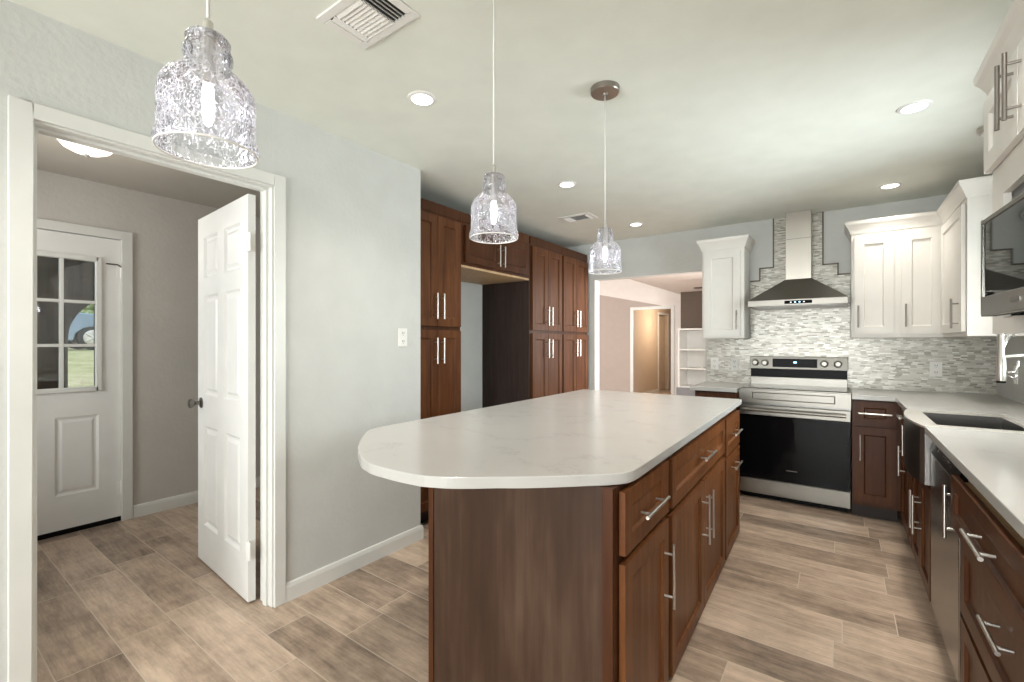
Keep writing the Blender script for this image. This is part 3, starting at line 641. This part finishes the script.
for a, b in zip(inn, inn[1:] + inn[:1]): m.face([(*a, .914), (*b, .914), (*b, .70), (*a, .70)])
m.face([(*p, .70) for p in inn]); m.build('basin', 'steel_dark', t)
MB().lathe([(.045, .7005), (.045, .7035), (.02, .7025)], 20, (.20, -.02, 0), cap0=True, cap1=True).build('drain', 'chrome', t)
m = MB(); ap = bow + [(.040, hy), (.040, -hy)]
m.prism(ap, .645, .905); m.build('apron', 'steel_dark', t)
# cabinets facing the aisle; local x runs towards the camera
def right_cab(y0, y1, label, name='base_cabinet', ztop=.878):
    t = thing(name, label, 'cabinet', (.352, y0, 0), R(-90)); w = y0 - y1
    MB().box(0, w, 0, .57, .1, ztop).build('body', 'cherry', t); MB().box(0, w, .05, .57, 0, .1).build('toe_kick', 'toe', t); return t, w
t, w = right_cab(4.19, 3.645, 'cherry corner base cabinet between the range run and the sink')
front(t, 'drawer', .14, w - .01, .695, .865, 'cherry', [(.40, .825, False)], .15); front(t, 'door', .14, w - .01, .11, .675, 'cherry', [(.40, .545, True)])
t, w = right_cab(3.644, 3.471, 'narrow cherry pull-out cabinet left of the farmhouse sink')
front(t, 'door', .008, w - .008, .11, .865, 'cherry', [(w / 2, .715, True)], .18, .04)
t, w = right_cab(3.470, 2.800, 'cherry sink base cabinet under the farmhouse sink', 'base_cabinet', .64)
front(t, 'door', .01, w / 2 - .0025, .11, .625, 'cherry', [(w / 2 - .05, .42, True)], .20); front(t, 'door', w / 2 + .0025, w - .01, .11, .625, 'cherry', [(w / 2 + .05, .42, True)], .20)
t = thing('dishwasher', 'stainless dishwasher between the sink and the open drawer cabinet', 'dishwasher', (.352, 2.785, 0), R(-90)); w = .605
MB().box(.004, w - .004, .03, .56, .1, .872).build('body', 'steel_dark', t); MB().box(.004, w - .004, .06, .5, 0, .1).build('toe_kick', 'black', t)
MB().box(.003, w - .003, -.022, .028, .11, .800).build('door', 'steel', t, bevel=.004)
cp = MB().prism([(-.024, .803), (-.024, .815), (-.012, .862), (.028, .862), (.028, .803)], .003, w - .003, lambda a, b, z: (z, a, b)).build('control_panel', 'black', t, bevel=.002)
for k in range(6): MB().lathe([(.009, -.001), (.009, .002)], 12, (.18 + .055 * k, -.0200, .838), 'y', True, True).build('button', 'chrome', cp)
pull(MB(), w - .022, .70, .185, True, -.022).build('handle', 'nickel', t, smooth='auto')
t, w = right_cab(2.172, 1.215, 'cherry drawer cabinet nearest the camera on the right, top drawer ajar')
dw = front(t, 'drawer', .022, w - .012, .675, .845, 'cherry', [(w / 2 + .035, .773, False)], .21, yo=.024)
MB().box(.05, w - .04, -.026, .40, .69, .83).build('drawer_box', 'raw_wood', dw)
front(t, 'drawer', .022, w - .012, .385, .655, 'cherry', [(w / 2 + .075, .568, False)], .18)
front(t, 'drawer', .022, w - .012, .11, .365, 'cherry', [(w / 2 + .075, .25, False)], .18)
t, w = right_cab(1.214, .56, 'cherry base cabinet beside the camera at the end of the right counter')
front(t, 'door', .012, w / 2 - .002, .11, .865, 'cherry', [(w / 2 - .04, .7, True)]); front(t, 'door', w / 2 + .002, w - .012, .11, .865, 'cherry', [(w / 2 + .04, .7, True)])
# pull-down faucet
t = thing('kitchen_faucet', 'chrome pull-down kitchen faucet behind the sink', 'faucet', (.83, 3.03, .914))
arc = [(0, 0, .03), (0, 0, .34)] + [(-.115 + .115 * math.cos(R(a)), 0, .34 + .115 * math.sin(R(a))) for a in range(15, 181, 15)] + [(-.23, 0, .315)]
MB().lathe([(.030, 0), (.030, .008), (.022, .02), (.019, .06)], 20, cap0=True, cap1=True).build('base', 'chrome', t, smooth='auto')
MB().tube(arc, .0095, 14).build('spout', 'chrome', t, smooth=True)
sp = MB().lathe([(.010, .425), (.0115, .42), (.0115, .322), (.0155, .315), (.0175, .215), (.016, .206)], 20, (-.23, 0, 0), cap0=True, cap1=True).build('spray_head', 'nickel', t, smooth='auto')
MB().lathe([(.0165, .206), (.016, .197), (.011, .196)], 20, (-.23, 0, 0), cap0=True, cap1=True).build('nozzle', 'black', sp)
MB().tube([(0, 0, .285), (-.04, 0, .312), (-.10, 0, .326), (-.16, 0, .325), (-.222, 0, .318)], .006, 12).build('docking_arm', 'white_plastic', t, smooth=True)
MB().tube([(-.208, 0, .245), (-.185, 0, .250), (-.178, 0, .272), (-.176, 0, .30)], .005, 8).tube([(-.208, 0, .232), (-.19, 0, .222), (-.18, 0, .235)], .004, 8).build('trigger', 'chrome', sp, smooth=True)
MB().tube([(0, -.015, .10), (0, -.045, .105), (.01, -.06, .16)], .006, 10).build('lever', 'chrome', t, smooth=True)

# ------------------------------------------------------------------ white wall cabinets
def upper(name, label, x0, y, w, z0=1.338, z1=2.145, dep=.33, rotz=0):
    return thing(name, label, 'cabinet', (x0, y, 0), rotz)
t = thing('wall_cabinet', 'white wall cabinet left of the range hood', 'cabinet', (-1.050, 4.49, 0)); w = .354
MB().box(0, w, 0, .318, 1.336, 2.150).build('body', 'white_cab', t, bevel=.002)
front(t, 'door', .022, w - .030, 1.352, 2.125, 'white_cab', [(w - .056, 1.50, True)], .17, .060)
MB().sweep([(0, .318, 2.150), (0, 0, 2.150), (w, 0, 2.150), (w, .318, 2.150)], CROWN).box(0, w, 0, .318, 2.15, 2.20).build('crown', 'white_cab', t)
t = thing('wall_cabinet', 'white two-door wall cabinet right of the range hood', 'cabinet', (.066, 4.49, 0)); w = .534
MB().box(0, w, 0, .318, 1.336, 2.150).build('body', 'white_cab', t, bevel=.002)
front(t, 'door', .020, .258, 1.362, 2.120, 'white_cab', [(.044, 1.50, True)], .17, .060); front(t, 'door', .300, .530, 1.362, 2.120, 'white_cab', [(.325, 1.50, True)], .17, .060)
MB().sweep([(0, .318, 2.150), (0, 0, 2.150), (w, 0, 2.150)], CROWN).box(0, w, .0, .318, 2.15, 2.20).build('crown', 'white_cab', t)
t = thing('wall_cabinet', 'white corner wall cabinet on the right wall, its side towards the camera', 'cabinet', (.601, 4.808, 0), R(-90)); w = 4.808 - 3.735
MB().box(0, w, 0, .327, 1.336, 2.150).build('body', 'white_cab', t, bevel=.002)
front(t, 'door', .372, w - .02, 1.362, 2.120, 'white_cab', [(w - .095, 1.475, True)], .18, .060)
MB().sweep([(.3185, 0, 2.150), (w, 0, 2.150), (w, .327, 2.150)], CROWN).box(0, w, 0, .327, 2.15, 2.20).build('crown', 'white_cab', t)
# microwave cabinet nearer the camera
t = thing('microwave_cabinet', 'white wall cabinet with an open microwave shelf, near the right picture edge', 'cabinet', (.43, 2.275, 0), R(-90)); w = .76
b = MB(); b.box(0, .125, 0, .02, 1.326, 1.90); b.box(w - .02, w, 0, .02, 1.326, 1.90); b.box(.125, w - .02, 0, .02, 1.785, 1.90); b.box(.125, w - .02, 0, .02, 1.326, 1.376)
b.box(0, .02, .02, .49, 1.326, 2.15); b.box(w - .02, w, .02, .49, 1.326, 2.15); b.box(.02, w - .02, .47, .49, 1.326, 2.15); b.box(0, w, 0, .02, 1.90, 2.15); b.box(.02, w - .02, .02, .47, 1.885, 2.15)
b.build('body', 'white_cab', t, weld=False)
MB().box(.02, w - .02, .02, .47, 1.345, 1.376).build('shelf', 'white_cab', t)
front(t, 'door', .0, w / 2 - .003, 1.888, 2.140, 'white_cab', [(w / 2 - .041, 2.02, True)], .19, .060); front(t, 'door', w / 2 + .003, w, 1.888, 2.140, 'white_cab', [(w / 2 + .034, 2.02, True)], .19, .060)
MB().sweep([(0, .49, 2.150), (0, 0, 2.150), (w, 0, 2.150), (w, .49, 2.150)], CROWN).box(0, w, 0, .49, 2.15, 2.20).build('crown', 'white_cab', t)
t = thing('microwave', 'silver framed microwave with a dark glass front on the open shelf', 'microwave', (.355, 2.02, 1.376), R(-90 + 3.1)); w = .47
MB().box(.012, w - .012, .03, .36, .012, .292).build('body', 'steel_dark', t, bevel=.004)
fr = MB(); fr.box(0, .012, 0, .03, .004, .300); fr.box(w - .012, w, 0, .03, .004, .300); fr.box(.012, w - .012, 0, .03, .286, .300); fr.box(.012, w - .012, 0, .03, .004, .062); fr.build('frame', 'steel', t, bevel=.003)
MB().box(.012, w - .012, .004, .03, .062, .286).build('door_glass', 'mirror_glass', t)
MB().box(.255, .315, -.002, .002, .028, .040).build('badge', 'steel_dark', t)
for x in (.08, w - .08):
    for y in (.06, .30): MB().lathe([(.014, 0), (.014, .013)], 12, (x, y, 0), cap0=True, cap1=True).build('foot', 'black', t)

# ------------------------------------------------------------------ switch and outlets
def plate(name, label, loc, rotz, w, kind, cat, group=None):
    t = thing(name, label, cat, loc, rotz, group)
    MB().box(-w / 2, w / 2, -.006, 0, -.058, .058).build('plate', 'white_plastic', t, bevel=.002)
    if kind == 'switch':
        for x in (-.0,): MB().box(-.0055, .0055, -.016, -.006, -.010, .010).build('toggle', 'white_plastic', t)
        for z in (-.03, .03): MB().lathe([(.003, -.0062), (.003, -.0070)], 8, (0, 0, z), 'y', True, True).build('screw', 'nickel', t)
    else:
        for z in (-.026, .026):
            r = MB().box(-.017, .017, -.008, -.006, z - .018, z + .018).build('receptacle', 'white_plastic', t, bevel=.001)
            MB().box(-.008, -.005, -.0085, -.0078, z - .004, z + .009).box(.005, .008, -.0085, -.0078, z - .004, z + .009).box(-.002, .002, -.0085, -.0078, z - .013, z - .009).build('slots', 'slot', r)
    return t
plate('wall_outlet', 'white outlet plate on the grey left wall beside the pantry recess', (WX, 1.940, 1.330), R(90), .072, 'outlet', 'outlet')
GO = 'outlets on the mosaic backsplash'
plate('wall_outlet', 'white outlet on the mosaic, farthest left, by the countertop end', (-1.008, y0, 1.092), 0, .072, 'outlet', 'outlet', GO)
plate('wall_outlet', 'white outlet on the mosaic just left of the range', (-.828, y0, 1.092), 0, .072, 'outlet', 'outlet', GO)
plate('wall_outlet', 'white outlet on the mosaic right of the range under the two-door cabinet', (.600, y0, 1.092), 0, .072, 'outlet', 'outlet', GO)
plate('wall_outlet', 'white outlet on the grey right wall behind the faucet', (RX, 4.34, 1.085), R(-90), .072, 'outlet', 'outlet')

# ------------------------------------------------------------------ ceiling fittings
can = None
def can_lamp(x, y): lamp('can_glow', 'SPOT', (x, y, CH - .015), (0, 0, 0), 20 if y > 4 else ((72 if y > 2 else 38) if x > 0 else 34), (1, .94, .86), spot_size=R(124), spot_blend=1.0, shadow_soft_size=.05)
def can_light(x, y, label):
    global can
    if can is None:
        can = thing('recessed_light', label, 'ceiling light', (x, y, CH), 0, 'recessed ceiling lights')
        MB().lathe([(.047, -.001), (.049, -.007), (.064, -.004), (.067, 0)], 36).build('trim_ring', 'white_plastic', can, smooth='auto')
        MB().lathe([(.0485, -.0055), (.03, -.006)], 36, cap1=True).build('lens', 'led', can)
    else: dup(can, (x, y, CH), 0, label)
    can_lamp(x, y)
can_light(-1.59, 1.485, 'recessed ceiling light between the air vent and the middle pendant')
can_light(-1.60, 2.895, 'recessed ceiling light in front of the pantry cabinets, next to the small vent')
can_light(-1.60, 4.257, 'recessed ceiling light in front of the wide opening')
can_light(.288, 2.934, 'recessed ceiling light nearest the microwave cabinet')
can_light(.290, 4.296, 'recessed ceiling light in front of the white two-door cabinet')
can_light(.290, 1.485, 'recessed ceiling light above the right counter, outside the picture')
for x in (-1.6, .29): can_lamp(x, .08)          # two unseen cans added behind the camera for downlight on the floor
def vent(loc, rotz, label):
    t = thing('air_vent', label, 'vent', loc, rotz, 'ceiling air vents')
    W, D = .305, .205; m = MB(); b = .032
    m.box(-W / 2, W / 2, -D / 2, -D / 2 + b, -.008, 0); m.box(-W / 2, W / 2, D / 2 - b, D / 2, -.008, 0); m.box(-W / 2, -W / 2 + b, -D / 2 + b, D / 2 - b, -.008, 0); m.box(W / 2 - b, W / 2, -D / 2 + b, D / 2 - b, -.008, 0)
    m.build('frame', 'white_plastic', t, bevel=.003)
    MB().box(-W / 2 + b, W / 2 - b, -D / 2 + b, D / 2 - b, -.0015, -.0005).build('duct', 'slot', t)
    s = MB(); h = D / 2 - b
    for k in range(9):   # middle bank, blades along the long side
        y = -h + k * 2 * h / 9; s.face([(-.085, y, -.0035), (-.085, y + .0165, -.0095), (.050, y + .0165, -.0095), (.050, y, -.0035)])
    s.face([(-.120, -h, -.006), (-.120, h, -.006), (-.104, h, -.015), (-.104, -h, -.015)]); s.face([(-.104, -h, -.015), (-.104, h, -.015), (-.088, h, -.006), (-.088, -h, -.006)])
    for k in range(4):   # open bank, blades across
        x = .056 + k * .0165; s.face([(x, -h, -.003), (x, h, -.003), (x + .006, h, -.013), (x + .006, -h, -.013)])
    o = s.build('louvres', 'white_plastic', t); so = o.modifiers.new('solid', 'SOLIDIFY'); so.thickness = .0012
    return t
vent((-1.342, .998, CH), 0, 'white air vent in the ceiling near the top picture edge')
vent((-1.945, 3.727, CH), R(180), 'small air vent in the ceiling before the pantry cabinets')
# three pendants over the island
pend = None
def pendant(y, label):
    global pend
    if pend is not None: return dup(pend, (-.86, y, CH), R(40 * y), label)
    t = pend = thing('pendant_light', label, 'pendant light', (-.86, y, CH), R(40 * y), 'crackled glass pendants over the island')
    MB().lathe([(.064, 0), (.064, -.020), (.060, -.025), (.012, -.026), (.010, -.034)], 36, cap0=True, cap1=True).build('canopy', 'canopy_metal', t, smooth='auto')
    MB().tube([(0, 0, -.03), (0, 0, -.60)], .0028, 8).build('cord', 'white_plastic', t, smooth=True)
    b = -.825   # lower edge of the shade
    MB().lathe([(.005, b + .220), (.0075, b + .217), (.0075, b + .196), (.013, b + .1945), (.013, b + .188)], 20, cap0=True, cap1=True).build('cap', 'nickel', t, smooth='auto')
    MB().lathe([(.011, b + .188), (.0125, b + .165), (.0125, b + .115), (.010, b + .112)], 18, cap0=True, cap1=True).build('socket', 'nickel', t, smooth='auto')
    prof = [(.072, 0), (.0755, .006), (.0750, .013), (.0715, .024), (.0705, .055), (.0705, .088), (.0690, .099), (.0640, .110), (.055, .121), (.045, .130), (.037, .137), (.034, .144), (.036, .153), (.0365, .163), (.0335, .171), (.0320, .178), (.0330, .185), (.0290, .192), (.012, .1935)]
    MB().lathe([(r, b + z) for r, z in prof], 48).build('shade', 'crackle', t, smooth=True)
    rim = MB(); rim.tube([(.0725 * math.cos(R(a)), .0725 * math.sin(R(a)), b) for a in range(0, 361, 8)], .0018, 6, False).build('shade_rim', 'white_plastic', t, smooth=True)
    MB().lathe([(.006, b + .113), (.008, b + .106), (.0095, b + .085), (.0085, b + .060), (.005, b + .046), (.001, b + .043)], 16, cap0=True, cap1=True).build('bulb', 'bulb', t, smooth=True)
    return t
pendant(.322, 'crackled glass pendant light nearest the doorway, shown largest')
pendant(1.098, 'crackled glass pendant light in the middle of the row of three')
pendant(1.907, 'crackled glass pendant light farthest over the island, its round canopy in view')
t = thing('sink_ceiling_light', 'small nickel ceiling light behind the microwave cabinet crown', 'ceiling light', (.655, 3.44, CH))
MB().lathe([(.065, 0), (.065, -.022), (.058, -.028)], 28, cap0=True, cap1=True).build('base', 'nickel', t, smooth='auto')
MB().lathe([(.050, -.028), (.046, -.045), (.02, -.055)], 24, cap0=True, cap1=True).build('shade', 'white_plastic', t, smooth=True)
